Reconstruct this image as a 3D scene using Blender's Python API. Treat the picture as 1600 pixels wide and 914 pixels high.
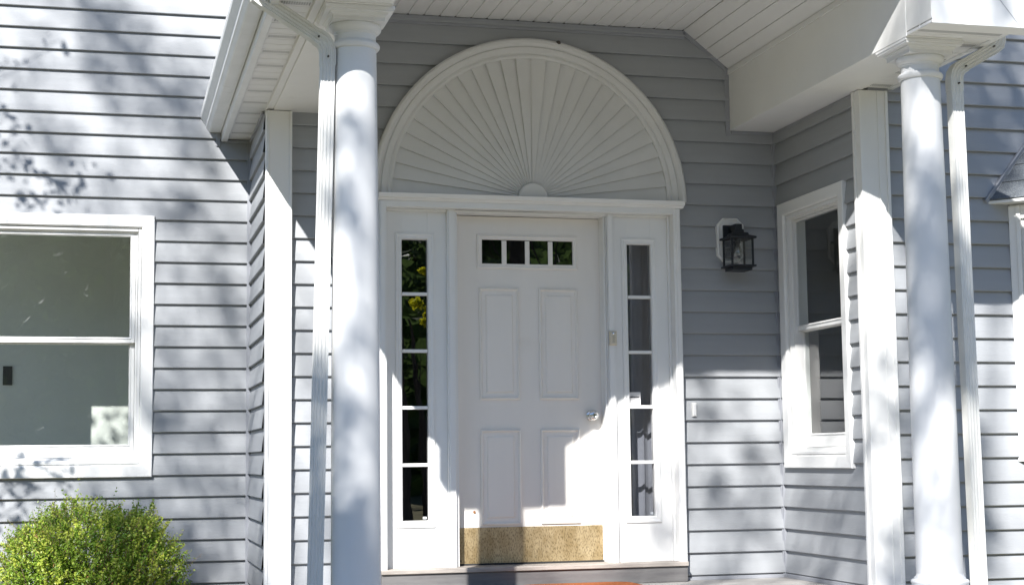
import bpy, bmesh, math, random
from mathutils import Vector, Matrix, Euler, noise
random.seed(7)
for o in list(bpy.data.objects): bpy.data.objects.remove(o)
sc = bpy.context.scene
R = math.radians
# ------------------------------------------------------------------ camera
cam_d = bpy.data.cameras.new("camera"); cam = bpy.data.objects.new("camera", cam_d); sc.collection.objects.link(cam)
rt = Vector((0.9689085, -0.24713737, -0.01180887)); up = Vector((-0.01448509, -0.1043061, 0.99443975)); fw = Vector((0.24699496, 0.96335007, 0.10464287))
m = Matrix((rt, up, -fw)).transposed().to_4x4(); m.translation = Vector((-2.0232, -9.1624, 0.75))
cam.matrix_world = m
cam_d.sensor_width = 36; cam_d.lens = 2461.16 * 36 / 1600; cam_d.clip_end = 2000; cam_d.clip_start = .05
sc.camera = cam
# ------------------------------------------------------------------ light
SUN = Vector((.562, 1.0, -.891)).normalized()
w = bpy.data.worlds.new("World"); sc.world = w; w.use_nodes = True
nt = w.node_tree; nt.nodes.clear()
sky = nt.nodes.new('ShaderNodeTexSky'); sky.sky_type = 'NISHITA'; sky.sun_disc = False
sky.ozone_density = 6.0; sky.dust_density = .2; sky.sun_elevation = math.asin(-SUN.z); sky.sun_rotation = math.atan2(-SUN.x, -SUN.y) % (2 * math.pi)
bg = nt.nodes.new('ShaderNodeBackground'); bg.inputs['Strength'].default_value = .08
wo = nt.nodes.new('ShaderNodeOutputWorld')
nt.links.new(sky.outputs[0], bg.inputs[0]); nt.links.new(bg.outputs[0], wo.inputs[0])
sd = bpy.data.lights.new("sun", 'SUN'); sd.energy = 4.5; sd.angle = R(.53); sd.color = (1, .975, .95)
so = bpy.data.objects.new("sun", sd); sc.collection.objects.link(so); so.rotation_euler = SUN.to_track_quat('-Z', 'Y').to_euler()
sc.view_settings.view_transform = 'Standard'; sc.view_settings.look = 'None'; sc.view_settings.gamma = 1
sc.view_settings.exposure = 1.30; sc.view_settings.use_curve_mapping = False
sc.cycles.max_bounces = 10; sc.cycles.diffuse_bounces = 6; sc.cycles.transparent_max_bounces = 24; sc.cycles.caustics_reflective = False
sc.cycles.use_denoising = True; sc.cycles.sample_clamp_indirect = 6
COL = sc.collection

# ------------------------------------------------------------------ materials
def mat(name, col, rough=.5, spec=.5, metal=0, var=0, vscale=3, bump=0, bscale=60, stretch=(1, 1, 1), col2=None, cscale=None, detail=4, transl=0, dirt=None):
    m = bpy.data.materials.new(name); m.use_nodes = True; n = m.node_tree.nodes; l = m.node_tree.links
    b = n['Principled BSDF']; b.inputs['Base Color'].default_value = (*col, 1); b.inputs['Roughness'].default_value = rough
    b.inputs['Metallic'].default_value = metal; b.inputs['Specular IOR Level'].default_value = spec
    tc = n.new('ShaderNodeTexCoord'); mp = n.new('ShaderNodeMapping'); mp.inputs['Scale'].default_value = stretch
    l.new(tc.outputs['Object'], mp.inputs[0])
    src = None
    if var or col2:
        nz = n.new('ShaderNodeTexNoise'); nz.inputs['Scale'].default_value = cscale or vscale; nz.inputs['Detail'].default_value = detail; nz.inputs['Roughness'].default_value = .6
        l.new(mp.outputs[0], nz.inputs[0])
        mx = n.new('ShaderNodeMix'); mx.data_type = 'RGBA'
        rp = n.new('ShaderNodeMapRange'); rp.inputs[1].default_value = .35; rp.inputs[2].default_value = .65
        l.new(nz.outputs[0], rp.inputs[0]); l.new(rp.outputs[0], mx.inputs[0])
        c2 = col2 or tuple(c * (1 - var) for c in col)
        mx.inputs[6].default_value = (*col, 1); mx.inputs[7].default_value = (*c2, 1)
        src = mx.outputs[2]
        rr = n.new('ShaderNodeMapRange'); rr.inputs[3].default_value = max(0, rough - .07); rr.inputs[4].default_value = min(1, rough + .1)
        l.new(nz.outputs[0], rr.inputs[0]); l.new(rr.outputs[0], b.inputs['Roughness'])
    if dirt:
        nd = n.new('ShaderNodeTexNoise'); nd.inputs['Scale'].default_value = dirt[1]; nd.inputs['Detail'].default_value = 8
        l.new(tc.outputs['Object'], nd.inputs[0])
        rp = n.new('ShaderNodeMapRange'); rp.inputs[1].default_value = dirt[2]; rp.inputs[2].default_value = dirt[3]; rp.inputs[4].default_value = dirt[4]
        l.new(nd.outputs[0], rp.inputs[0])
        mx = n.new('ShaderNodeMix'); mx.data_type = 'RGBA'; mx.inputs[7].default_value = (*dirt[0], 1)
        if src: l.new(src, mx.inputs[6])
        else: mx.inputs[6].default_value = (*col, 1)
        l.new(rp.outputs[0], mx.inputs[0]); src = mx.outputs[2]
    if src: l.new(src, b.inputs['Base Color'])
    if bump:
        nb = n.new('ShaderNodeTexNoise'); nb.inputs['Scale'].default_value = bscale; nb.inputs['Detail'].default_value = 5
        l.new(mp.outputs[0], nb.inputs[0]); bp = n.new('ShaderNodeBump'); bp.inputs['Strength'].default_value = bump; bp.inputs['Distance'].default_value = .004
        l.new(nb.outputs[0], bp.inputs['Height']); l.new(bp.outputs[0], b.inputs['Normal'])
    if transl:
        t = n.new('ShaderNodeBsdfTranslucent'); ms = n.new('ShaderNodeMixShader'); ms.inputs[0].default_value = transl
        t.inputs[0].default_value = (*[min(1, c * 1.3) for c in col], 1)
        if src: l.new(src, t.inputs[0])
        out = n['Material Output']; l.new(b.outputs[0], ms.inputs[1]); l.new(t.outputs[0], ms.inputs[2]); l.new(ms.outputs[0], out.inputs[0])
    return m
M = {}
M['sidex'] = mat('vinyl_siding', (.335, .348, .362), .52, .35, var=.05, vscale=1.3, bump=.22, bscale=26, stretch=(1.2, 12, 12), dirt=((.25, .25, .24), 5, .66, .9, .25))
M['sidey'] = mat('vinyl_siding_return', (.335, .348, .362), .52, .35, var=.05, vscale=1.3, bump=.22, bscale=26, stretch=(12, 1.2, 12), dirt=((.25, .25, .24), 5, .66, .9, .25))
M['gtrim'] = mat('grey_vinyl_trim', (.31, .322, .348), .5, .35, var=.08, vscale=4)
M['white'] = mat('white_paint', (.79, .79, .77), .42, .4, var=.04, vscale=2.5, bump=.06, bscale=35, dirt=((.45, .43, .38), 9, .68, .95, .35))
M['ceil'] = mat('soffit_vinyl', (.76, .76, .75), .5, .35, var=.05, vscale=1.5, bump=.05, bscale=20)
M['door'] = mat('door_paint', (.80, .765, .71), .38, .45, var=.03, vscale=2, bump=.08, bscale=40, stretch=(3, 1, .6), dirt=((.5, .46, .4), 6, .66, .95, .3))
M['fan'] = mat('pediment_paint', (.67, .67, .655), .5, .35, var=.06, vscale=3, bump=.06, bscale=30, dirt=((.35, .33, .3), 7, .68, .9, .3))
M['gutter'] = mat('aluminium_white', (.72, .73, .73), .38, .5, var=.06, vscale=5, bump=.03, bscale=10, dirt=((.4, .42, .38), 12, .64, .85, .4))
M['spout'] = mat('downspout_white', (.69, .69, .655), .36, .5, var=.05, vscale=6, dirt=((.45, .43, .36), 14, .66, .85, .4))
M['col'] = mat('column_paint', (.72, .725, .72), .4, .45, var=.035, vscale=2.2, bump=.05, bscale=15, dirt=((.5, .5, .47), 10, .7, .9, .25))
M['black'] = mat('black_metal', (.02, .024, .03), .45, .4, var=.3, vscale=9, bump=.1, bscale=90)
M['chrome'] = mat('brushed_chrome', (.75, .75, .74), .18, .5, metal=1)
M['slot'] = mat('vent_slot', (.22, .22, .22), .9)
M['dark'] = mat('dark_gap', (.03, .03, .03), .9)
M['screw'] = mat('dark_screw', (.06, .05, .04), .6, var=.3)
M['tan'] = mat('ivory_plastic', (.62, .56, .44), .45, var=.06, vscale=20)
M['rust'] = mat('rusty_nail', (.32, .14, .05), .8, var=.4, vscale=90)
M['thresh'] = mat('weathered_threshold', (.40, .36, .32), .7, .3, var=.35, vscale=5, stretch=(1, 8, 8), bump=.3, bscale=40)
M['riser'] = mat('grey_painted_wood', (.115, .11, .11), .6, .35, col2=(.16, .155, .15), cscale=3, stretch=(1, 10, 10), bump=.25, bscale=30)
M['deck'] = mat('grey_deck', (.40, .385, .365), .65, .3, var=.25, vscale=4, stretch=(1, 8, 8), bump=.3, bscale=40)
M['mat'] = mat('orange_coir', (.36, .12, .045), .95, .1, col2=(.24, .075, .03), cscale=60, bump=1, bscale=240)
M['shingle'] = mat('asphalt_shingle', (.10, .115, .13), .9, .2, col2=(.20, .215, .225), cscale=160, detail=2, bump=.8, bscale=200)
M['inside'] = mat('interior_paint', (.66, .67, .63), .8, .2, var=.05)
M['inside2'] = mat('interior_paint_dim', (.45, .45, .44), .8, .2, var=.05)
M['curtain'] = mat('sheer_curtain', (.36, .37, .40), .9, .1, var=.12, vscale=2, stretch=(6, 1, .4))
M['conc'] = mat('concrete', (.50, .475, .44), .85, .2, var=.15, vscale=2, bump=.3, bscale=60)
M['grass'] = mat('lawn', (.15, .15, .08), .9, .1, col2=(.22, .19, .12), cscale=5, bump=.8, bscale=30)
M['mulch'] = mat('mulch', (.12, .075, .045), .95, .1, col2=(.20, .13, .08), cscale=25, bump=1, bscale=40)
M['bark'] = mat('bark', (.10, .08, .065), .9, .1, var=.4, vscale=6, stretch=(1, 1, .3), bump=1, bscale=15)
M['stem'] = mat('shrub_twig', (.26, .19, .11), .8, .2, var=.3, vscale=10)
def leafmat(name, a, b, tr, rough=.45, sc_=7):
    m = mat(name, a, rough, .35, col2=b, cscale=sc_, transl=tr); return m
M['box1'] = leafmat('boxwood_leaf', (.31, .44, .05), (.12, .24, .025), .35, .35, 9)
M['box2'] = leafmat('boxwood_new_leaf', (.58, .62, .10), (.38, .50, .065), .4, .35, 12)
M['box3'] = leafmat('boxwood_brown_leaf', (.42, .24, .10), (.30, .16, .05), .2, .6, 20)
M['leaf'] = leafmat('tree_leaf', (.07, .12, .03), (.045, .08, .02), .3)
M['leaf2'] = leafmat('yellowing_leaf', (.75, .70, .03), (.60, .60, .03), .5)
M['leafd'] = leafmat('dark_leaf', (.09, .14, .04), (.05, .085, .025), .5)
# brass kick plate: gold with fine scratched pitting
k = mat('brass_kick_plate', (.34, .25, .125), .36, .5, metal=.5, col2=(.52, .41, .24), cscale=7, stretch=(2, 1, 1), bump=.2, bscale=80); M['brass'] = k
n = k.node_tree.nodes; l = k.node_tree.links; b = n['Principled BSDF']
src = b.inputs['Base Color'].links[0].from_socket
tc = n.new('ShaderNodeTexCoord'); mp = n.new('ShaderNodeMapping'); mp.inputs['Scale'].default_value = (150, 1, 60); l.new(tc.outputs['Object'], mp.inputs[0])
nz = n.new('ShaderNodeTexNoise'); nz.inputs['Scale'].default_value = 1; nz.inputs['Detail'].default_value = 3; l.new(mp.outputs[0], nz.inputs[0])
rp = n.new('ShaderNodeMapRange'); rp.inputs[1].default_value = .50; rp.inputs[2].default_value = .62; rp.inputs[4].default_value = .6; l.new(nz.outputs[0], rp.inputs[0])
mx = n.new('ShaderNodeMix'); mx.data_type = 'RGBA'; mx.inputs[7].default_value = (.10, .07, .03, 1); l.new(src, mx.inputs[6]); l.new(rp.outputs[0], mx.inputs[0]); l.new(mx.outputs[2], b.inputs['Base Color'])
# perforated soffit: rows of small slots on every third plank
def glass(name, tint=(.9, .93, .92), extra=0.0, wav=0.0):
    m = bpy.data.materials.new(name); m.use_nodes = True; n = m.node_tree.nodes; l = m.node_tree.links; n.remove(n['Principled BSDF'])
    t = n.new('ShaderNodeBsdfTransparent'); t.inputs[0].default_value = (*tint, 1)
    g = n.new('ShaderNodeBsdfGlossy'); g.inputs['Roughness'].default_value = .0
    f = n.new('ShaderNodeFresnel'); f.inputs[0].default_value = 1.5
    ge = n.new('ShaderNodeNewGeometry'); io = n.new('ShaderNodeMapRange'); io.inputs[3].default_value = 1.5; io.inputs[4].default_value = 1 / 1.5
    l.new(ge.outputs['Backfacing'], io.inputs[0]); l.new(io.outputs[0], f.inputs[0])
    ma = n.new('ShaderNodeMath'); ma.operation = 'MULTIPLY_ADD'; ma.inputs[1].default_value = 1.7; ma.inputs[2].default_value = extra; ma.use_clamp = True
    ms = n.new('ShaderNodeMixShader'); l.new(f.outputs[0], ma.inputs[0]); l.new(ma.outputs[0], ms.inputs[0]); l.new(t.outputs[0], ms.inputs[1]); l.new(g.outputs[0], ms.inputs[2])
    l.new(ms.outputs[0], n['Material Output'].inputs[0])
    if wav:
        tc = n.new('ShaderNodeTexCoord'); nb = n.new('ShaderNodeTexNoise'); nb.inputs['Scale'].default_value = 5; nb.inputs['Detail'].default_value = 1
        l.new(tc.outputs['Object'], nb.inputs[0]); bp = n.new('ShaderNodeBump'); bp.inputs['Strength'].default_value = wav; bp.inputs['Distance'].default_value = .01
        l.new(nb.outputs[0], bp.inputs['Height']); l.new(bp.outputs[0], g.inputs['Normal'])
    return m
M['glass'] = glass('window_glass', extra=.04, wav=.02)
M['dglass'] = glass('entry_glass', (.30, .31, .31), .14, .03)
M['sglass'] = glass('sidelight_glass', (.60, .61, .63), .06, .03)
M['lglass'] = glass('lantern_glass', (.93, .95, .95), .02)
M['bulb'] = glass('bulb_glass', (.82, .82, .78), .12)

# ------------------------------------------------------------------ mesh helpers
F_Y = lambda Y0: (lambda a, d, z: (a, Y0 - d, z))          # wall facing -Y
F_X = lambda X0: (lambda a, d, z: (X0 - d, a, z))          # wall facing -X
ID = lambda x, y, z: (x, y, z)
class MB:
    def __init__(s, f=ID): s.v = []; s.f = []; s.mi = []; s.fn = f; s.cur = 0
    def pt(s, a, d, z): s.v.append(s.fn(a, d, z)); return len(s.v) - 1
    def face(s, *i): s.f.append(i); s.mi.append(s.cur)
    def quad(s, *p): s.face(*[s.pt(*q) for q in p])
    def box(s, a0, a1, d0, d1, z0, z1):
        i = [s.pt(a, d, z) for z in (z0, z1) for d in (d0, d1) for a in (a0, a1)]
        for q in ((0, 1, 3, 2), (4, 6, 7, 5), (0, 4, 5, 1), (2, 3, 7, 6), (0, 2, 6, 4), (1, 5, 7, 3)): s.face(*[i[k] for k in q])
    def loops(s, a0, a1, z0, z1, prof, fill=True):
        prev = None
        for ins, d in prof:
            i = [s.pt(a0 + ins, d, z0 + ins), s.pt(a1 - ins, d, z0 + ins), s.pt(a1 - ins, d, z1 - ins), s.pt(a0 + ins, d, z1 - ins)]
            if prev:
                for q in range(4): s.face(prev[q], prev[(q + 1) % 4], i[(q + 1) % 4], i[q])
            prev = i
        if fill: s.face(*prev)
    def extrude(s, poly, axis, t0, t1, cap=True):
        """poly: 2-D points; axis 'y': points are (x,z) swept along y; 'x': (y,z) along x; 'z': (x,y) along z"""
        def P(p, t): return (p[0], t, p[1]) if axis == 'y' else (t, p[0], p[1]) if axis == 'x' else (p[0], p[1], t)
        A = [s.pt(*P(p, t0)) for p in poly]; B = [s.pt(*P(p, t1)) for p in poly]; n = len(poly)
        for k in range(n): s.face(A[k], A[(k + 1) % n], B[(k + 1) % n], B[k])
        if cap: s.face(*A); s.face(*reversed(B))
    def lathe(s, prof, cx, cy, seg=48, axis='z', cap=True):
        rings = []
        for r, z in prof:
            rg = []
            for k in range(seg):
                t = 2 * math.pi * k / seg
                if axis == 'z': rg.append(s.pt(cx + r * math.cos(t), cy + r * math.sin(t), z))
                else: rg.append(s.pt(cx + r * math.cos(t), z, cy + r * math.sin(t)))      # axis y: (x,z) centre
            rings.append(rg)
        for A, B in zip(rings, rings[1:]):
            for k in range(seg): s.face(A[k], A[(k + 1) % seg], B[(k + 1) % seg], B[k])
        if cap: s.face(*rings[0]); s.face(*reversed(rings[-1]))
    def tube(s, pts, rads, seg=6):
        rings = []
        for i, p in enumerate(pts):
            p = Vector(p); d = (Vector(pts[min(i + 1, len(pts) - 1)]) - Vector(pts[max(i - 1, 0)])).normalized()
            x = d.cross(Vector((0.3, .1, 1)) if abs(d.z) < .9 else Vector((1, 0, 0))).normalized(); y = d.cross(x)
            rings.append([s.pt(*(p + (x * math.cos(2 * math.pi * k / seg) + y * math.sin(2 * math.pi * k / seg)) * rads[i])) for k in range(seg)])
        for A, B in zip(rings, rings[1:]):
            for k in range(seg): s.face(A[k], A[(k + 1) % seg], B[(k + 1) % seg], B[k])
        s.face(*rings[0]); s.face(*reversed(rings[-1]))
    def build(s, name, mats, parent=None, bevel=0, smooth=False, origin=None, recalc=True, angle=35):
        me = bpy.data.meshes.new(name); me.from_pydata(s.v, [], s.f)
        for m_ in (mats if isinstance(mats, (list, tuple)) else [mats]): me.materials.append(m_)
        me.polygons.foreach_set('material_index', s.mi)
        if recalc:
            b = bmesh.new(); b.from_mesh(me); bmesh.ops.remove_doubles(b, verts=b.verts, dist=1e-5); bmesh.ops.recalc_face_normals(b, faces=b.faces); b.to_mesh(me); b.free()
        o = bpy.data.objects.new(name, me); COL.objects.link(o)
        if origin is not None:
            me.transform(Matrix.Translation(-Vector(origin))); o.location = origin
        if parent is not None:
            o.parent = parent
            pl = world_loc(parent); o.location = (Vector(origin) if origin is not None else Vector()) - pl
        if smooth:
            for p in me.polygons: p.use_smooth = True
            try:
                me.set_sharp_from_angle(angle=R(angle))
            except Exception: pass
        if bevel:
            bv = o.modifiers.new('bevel', 'BEVEL'); bv.width = bevel; bv.segments = 2; bv.limit_method = 'ANGLE'; bv.angle_limit = R(30)
        return o
def world_loc(o):
    v = Vector(o.location)
    while o.parent: o = o.parent; v += Vector(o.location)
    return v
def tag(o, label=None, cat=None, group=None, kind=None):
    if label: o['label'] = label
    if cat: o['category'] = cat
    if group: o['group'] = group
    if kind: o['kind'] = kind
    return o
def empty(name, loc, label, cat, group=None, parent=None):
    o = bpy.data.objects.new(name, None); COL.objects.link(o); o.location = loc
    return tag(o, label, cat, group)
def boxpart(name, m_, parent, a0, a1, d0, d1, z0, z1, f=ID, bevel=.002):
    b = MB(f); b.box(a0, a1, d0, d1, z0, z1); return b.build(name, m_, parent, bevel=bevel)

# ------------------------------------------------------------------ the house
E = .1342
house = empty('house', (0, 0, 0), 'grey vinyl sided house with white columned porch and sunburst front entry', 'house')
def siding(name, f, mtl, a0, a1, z0, z1, phase, holes=(), seed=0):
    b = MB(f); k0 = math.floor((z0 - phase) / E) - 1; k1 = math.ceil((z1 - phase) / E) + 1
    for k in range(k0, k1):
        zb = phase + k * E; zt = zb + E
        lo, hi = max(zb, z0), min(zt, z1)
        if hi - lo < 1e-4: continue
        cuts = sorted({lo, hi, *[h[2] for h in holes if lo < h[2] < hi], *[h[3] for h in holes if lo < h[3] < hi]})
        def dd(a, z, k=k, zb=zb):
            t = (z - zb) / E
            wob = noise.noise(Vector((a * 1.1 + seed, k * 3.7, seed))) * .0016
            return (.0212 + wob) * (1 - t) + .0015 * t + .0022 * math.sin(math.pi * min(1, t * 1.0)) 
        for c0, c1 in zip(cuts, cuts[1:]):
            mid = (c0 + c1) / 2; iv = [(a0, a1)]
            for h in holes:
                if h[2] < mid < h[3]:
                    ni = []
                    for s, e in iv:
                        if h[1] <= s or h[0] >= e: ni.append((s, e)); continue
                        if h[0] > s: ni.append((s, h[0]))
                        if h[1] < e: ni.append((h[1], e))
                    iv = ni
            zs = [c0]
            if c0 == zb: zs += [zb + .004]
            q = c0 + (E * .33); 
            while q < c1 - .01: zs.append(q); q += E * .33
            zs.append(c1)
            for s, e in iv:
                n_ = max(1, int((e - s) / .3)); xs = [s + (e - s) * i / n_ for i in range(n_ + 1)]
                for i in range(n_):
                    x0, x1 = xs[i], xs[i + 1]
                    for za, zb_ in zip(zs, zs[1:]):
                        d0 = [dd(x, za) for x in (x0, x1)]; d1 = [dd(x, zb_) for x in (x0, x1)]
                        if za == zb and c0 == zb: d0 = [v - .003 for v in d0]
                        b.quad((x0, d0[0], za), (x1, d0[1], za), (x1, d1[1], zb_), (x0, d1[0], zb_))
                    if c0 == zb:                                     # underside lip of the lap
                        d0 = [dd(x, zb) - .003 for x in (x0, x1)]
                        b.quad((x0, d0[0], zb), (x1, d0[1], zb), (x1, -.001, zb + .001), (x0, -.001, zb + .001))
    return b.build(name, mtl, house, recalc=False)
ZB = 2.792; PB = 2.714; PL = 3.6234; PR = 3.139; YL = .997; YR = -1.1835; XL = -1.147; XR = 2.066
LW = (-2.895, -1.79, .69, 2.28)                                       # rough opening of the big window
siding('siding_wall', F_Y(YL), M['sidex'], -3.7, XL - .012, -.55, 6.3, PL, [LW], 1)
siding('siding_wall', F_X(XL), M['sidey'], .012, YL - .012, -.55, 2.82, PL, [], 2)
siding('siding_wall', F_Y(0), M['sidex'], XL + .1, XR - .012, .02, 3.40, PB, [(-.46, 1.34, .02, 2.30)], 3)
siding('siding_wall', F_X(XR), M['sidey'], -1.12, -.012, .02, ZB - .005, PB, [(-.95, -.11, .70, 2.29)], 4)
siding('siding_wall', F_Y(YR), M['sidex'], 2.19, 6.5, -.55, 6.3, PR, [(3.02, 4.9, .72, 2.17)], 5)
siding('siding_wall', F_Y(.0), M['sidex'], XL, XR, 4.3, 6.3, PB, [], 6)
# corner and edge trims
def trim(x0, x1, y0, y1, z0, z1, bev=.002, m_='gtrim'): return boxpart('trim_strip', M[m_], house, x0, x1, y0, y1, z0, z1, bevel=bev)
trim(XL - .03, XL - .001, YL - .022, YL + .01, -.55, 2.815); trim(XL - .02, XL + .003, YL - .030, YL - .022, -.55, 2.815)
trim(XR - .022, XR + .004, -.022, .01, 0, ZB - .002); trim(XR - .032, XR - .022, -.014, .01, 0, ZB - .002)
trim(XR - .016, XR + .006, -1.15, -.03, ZB - .022, ZB - .002); trim(1.765, XR - .03, -.02, .003, ZB - .022, ZB - .002)
trim(1.728, 1.757, -.02, .003, ZB - .035, 3.20); trim(-.52, 1.47, -.02, .003, 3.392, 3.420); trim(-.52, 1.47, -.012, .003, 3.368, 3.390)
b = MB(); b.extrude([(1.470, 3.420), (1.745, 3.200), (1.728, 3.178), (1.452, 3.398)], 'y', -.02, .003); b.build('trim_strip', M['gtrim'], house, bevel=.002)
trim(1.384, 1.402, -.02, .003, .0, 2.272); trim(-.519, -.5, -.02, .003, .0, 2.272)
trim(1.402, XR - .03, -.02, .003, .0, .022); trim(2.205, 2.232, YR - .018, YR + .004, -.5, 2.80)
trim(2.10, 2.36, YR - .03, YR + .004, 2.785, 2.815); trim(-1.33, -1.17, YL - .02, YL + .003, 2.795, 2.812)
trim(XL - .02, XL + .002, .10, YL - .03, 2.795, 2.812)
trim(-1.378, -1.352, YL - .022, YL + .003, 2.77, 3.1)
trim(XR - .022, XR + .004, -1.15, -.03, .0, .026)
# porch corner posts
b = MB(); b.box(-1.156, -1.007, -.052, .012, -.05, ZB - .003); b.build('corner_post', M['white'], house, bevel=.003)
b = MB(); b.box(-1.145, -1.138, -.057, -.05, -.05, ZB - .004); b.box(-1.019, -1.006, -.062, -.05, -.05, ZB - .004); b.build('post_moulding', M['white'], house, bevel=.0015)
b = MB(); b.box(2.040, 2.205, -1.222, -1.148, 0, ZB - .003); b.build('corner_post', M['white'], house, bevel=.003)
b = MB(); b.box(2.196, 2.214, -1.230, -1.215, 0, ZB - .004); b.box(2.03, 2.041, -1.165, -1.143, 0, ZB - .004); b.box(2.148, 2.155, -1.226, -1.215, 0, ZB - .004); b.build('post_moulding', M['white'], house, bevel=.0015)

# ---- door surround
SF = F_Y(0)
b = MB(SF); b.box(-.497, -.456, -.01, .09, .115, 2.272); b.box(1.335, 1.380, -.01, .09, .115, 2.272); b.box(-.456, 1.335, -.01, .09, 2.236, 2.272)
b.box(-.490, -.463, .089, .097, .117, 2.27); b.box(1.350, 1.374, .089, .097, .117, 2.27)
b.build('door_casing', M['white'], house, bevel=.003)
b = MB(SF); b.box(-.456, -.440, -.06, .02, .12, 2.236); b.box(1.320, 1.335, -.06, .02, .12, 2.236); b.box(-.44, -.078, -.06, .018, 2.222, 2.236); b.box(.966, 1.32, -.06, .018, 2.222, 2.236)
b.build('stop_moulding', M['white'], house, bevel=.003)
b = MB(SF)
for x0, x1 in ((-.078, -.030), (.918, .966)): b.box(x0, x1, -.12, .03, .12, 2.236)
for x0, x1 in ((-.070, -.036), (.926, .958)): b.box(x0, x1, .029, .038, .12, 2.236)
b.box(-.030, .918, -.12, .03, 2.221, 2.236)
b.box(-.030, -.012, -.12, .008, .12, 2.221); b.box(.906, .918, -.12, .008, .12, 2.221)
b.build('door_jamb', M['white'], house, bevel=.003)
b = MB(SF); b.box(-.495, 1.378, -.14, .115, .095, .121); b.build('threshold', M['thresh'], house, bevel=.004)
b = MB(SF); b.box(-.49, 1.376, -.02, .10, 0.001, .094); b.build('riser_board', M['riser'], house, bevel=.003)
# cornice shelf
b = MB(); b.extrude([(-.0, 2.272), (-.10, 2.272), (-.105, 2.282), (-.128, 2.288), (-.135, 2.312), (-.0, 2.318)], 'x', -.506, 1.402); b.build('cornice', M['white'], house, bevel=.002)
# sunburst pediment
CX, CZ, RO = .452, 2.318, .985
b = MB(SF); fan = house
prof = [(.862, .026), (.864, .046), (.878, .050), (.893, .046), (.896, .053), (.905, .058), (.930, .060), (.936, .053), (.943, .066), (.955, .076), (.972, .076), (.985, .062), (.985, -.004)]
S = 96; prev = None
for i in range(S + 1):
    t = math.pi * i / S; cur = [b.pt(CX + r * math.cos(t), d, CZ + r * math.sin(t)) for r, d in prof]
    if prev:
        for q in range(len(prof) - 1): b.face(prev[q], prev[q + 1], cur[q + 1], cur[q])
    prev = cur
ped = b.build('sunburst_pediment', M['fan'], house, smooth=True, angle=28)
b = MB(SF); N = 28
for kk in range(N):
    t0, t1 = math.pi * kk / N, math.pi * (kk + 1) / N
    hi, lo = (.032, .015)
    da, db = (hi, lo) if (t0 + t1) / 2 < math.pi / 2 else (lo, hi)
    sub = 5
    for j in range(sub):
        u0, u1 = t0 + (t1 - t0) * j / sub, t0 + (t1 - t0) * (j + 1) / sub
        e0, e1 = da + (db - da) * j / sub, da + (db - da) * (j + 1) / sub
        pts = []
        r0, r1 = .07, .866
        # fold depth grows with radius
        g = lambda e, r: .032 + (e - .02) * (.25 + .75 * r / r1)
        b.quad((CX + r0 * math.cos(u0), g(e0, r0), CZ + r0 * math.sin(u0)), (CX + r1 * math.cos(u0), g(e0, r1), CZ + r1 * math.sin(u0)), (CX + r1 * math.cos(u1), g(e1, r1), CZ + r1 * math.sin(u1)), (CX + r0 * math.cos(u1), g(e1, r0), CZ + r0 * math.sin(u1)))
    tt = t0 if da == hi else t1
    b.quad((CX + r0 * math.cos(tt), g(hi, r0), CZ + r0 * math.sin(tt)), (CX + r1 * math.cos(tt), g(hi, r1), CZ + r1 * math.sin(tt)), (CX + r1 * math.cos(tt), g(lo, r1), CZ + r1 * math.sin(tt)), (CX + r0 * math.cos(tt), g(lo, r0), CZ + r0 * math.sin(tt)))
for kk in range(1, N):
    t = math.pi * kk / N; c_, s_ = math.cos(t), math.sin(t); px_, pz_ = -s_ * .0016, c_ * .0016
    for sg in (-1, 1):
        b.quad((CX + .075 * c_ + sg * px_, .030, CZ + .075 * s_ + sg * pz_), (CX + .866 * c_ + sg * px_, .042, CZ + .866 * s_ + sg * pz_), (CX + .866 * c_, .0475, CZ + .866 * s_), (CX + .075 * c_, .0380, CZ + .075 * s_))
b.build('pleated_field', M['fan'], ped, recalc=False)
b = MB(SF); prev = None
for i in range(33):
    t = math.pi * i / 32; cur = [b.pt(CX + r * math.cos(t), d, CZ + r * math.sin(t)) for r, d in ((.090, .01), (.090, .062), (.082, .068), (.0, .068))]
    if prev:
        for q in range(3): b.face(prev[q], prev[q + 1], cur[q + 1], cur[q])
    prev = cur
b.build('hub', M['fan'], ped, smooth=True)

b = MB(); b.lathe([(0, -.082), (.008, -.080), (.014, -.073), (.016, -.064), (.013, -.052)], .622, 3.283, 9, 'y', cap=False); b.build('wasp_nest', M['screw'], ped, smooth=True)
# ---- front door
DF = F_Y(.085)
b = MB(DF); PAN = [(.138, .392, 1.102, 1.782), (.512, .764, 1.102, 1.782), (.138, .392, .354, .926), (.512, .764, .354, .926)]
b.box(-.008, .908, -.045, 0, .128, 2.218)
door = b.build('front_door', M['door'], house, bevel=.002)
for p in PAN:
    b = MB(DF); b.loops(*p, [(0, -.001), (.0025, .011), (.010, .015), (.017, .006), (.021, .0015), (.041, .002), (.047, .009), (.052, .011)]); b.build('raised_panel', M['door'], door, smooth=True, angle=20)
b = MB(DF)
b.loops(.128, .768, 1.896, 2.107, [(0, -.001), (.002, .010), (.012, .013), (.020, .008), (.030, .009), (.033, .004)], fill=False)
xs = [(.163, .284), (.314, .431), (.459, .577), (.606, .727)]
for (x0, x1), (y0, y1) in zip(xs, xs[1:]): b.box(x1, y0, .0, .010, 1.925, 2.070)
b.build('light_frame', M['door'], door, bevel=.0015)
b = MB(DF); b.quad((.160, .0035, 1.925), (.731, .0035, 1.925), (.731, .0035, 2.075), (.160, .0035, 2.075)); b.build('pane', M['dglass'], door)
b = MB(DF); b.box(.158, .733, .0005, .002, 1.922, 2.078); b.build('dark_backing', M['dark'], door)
b = MB(DF); b.box(.003, .900, 0.0005, .004, .132, .343); b.build('kick_plate', M['brass'], door, bevel=.001)
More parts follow.
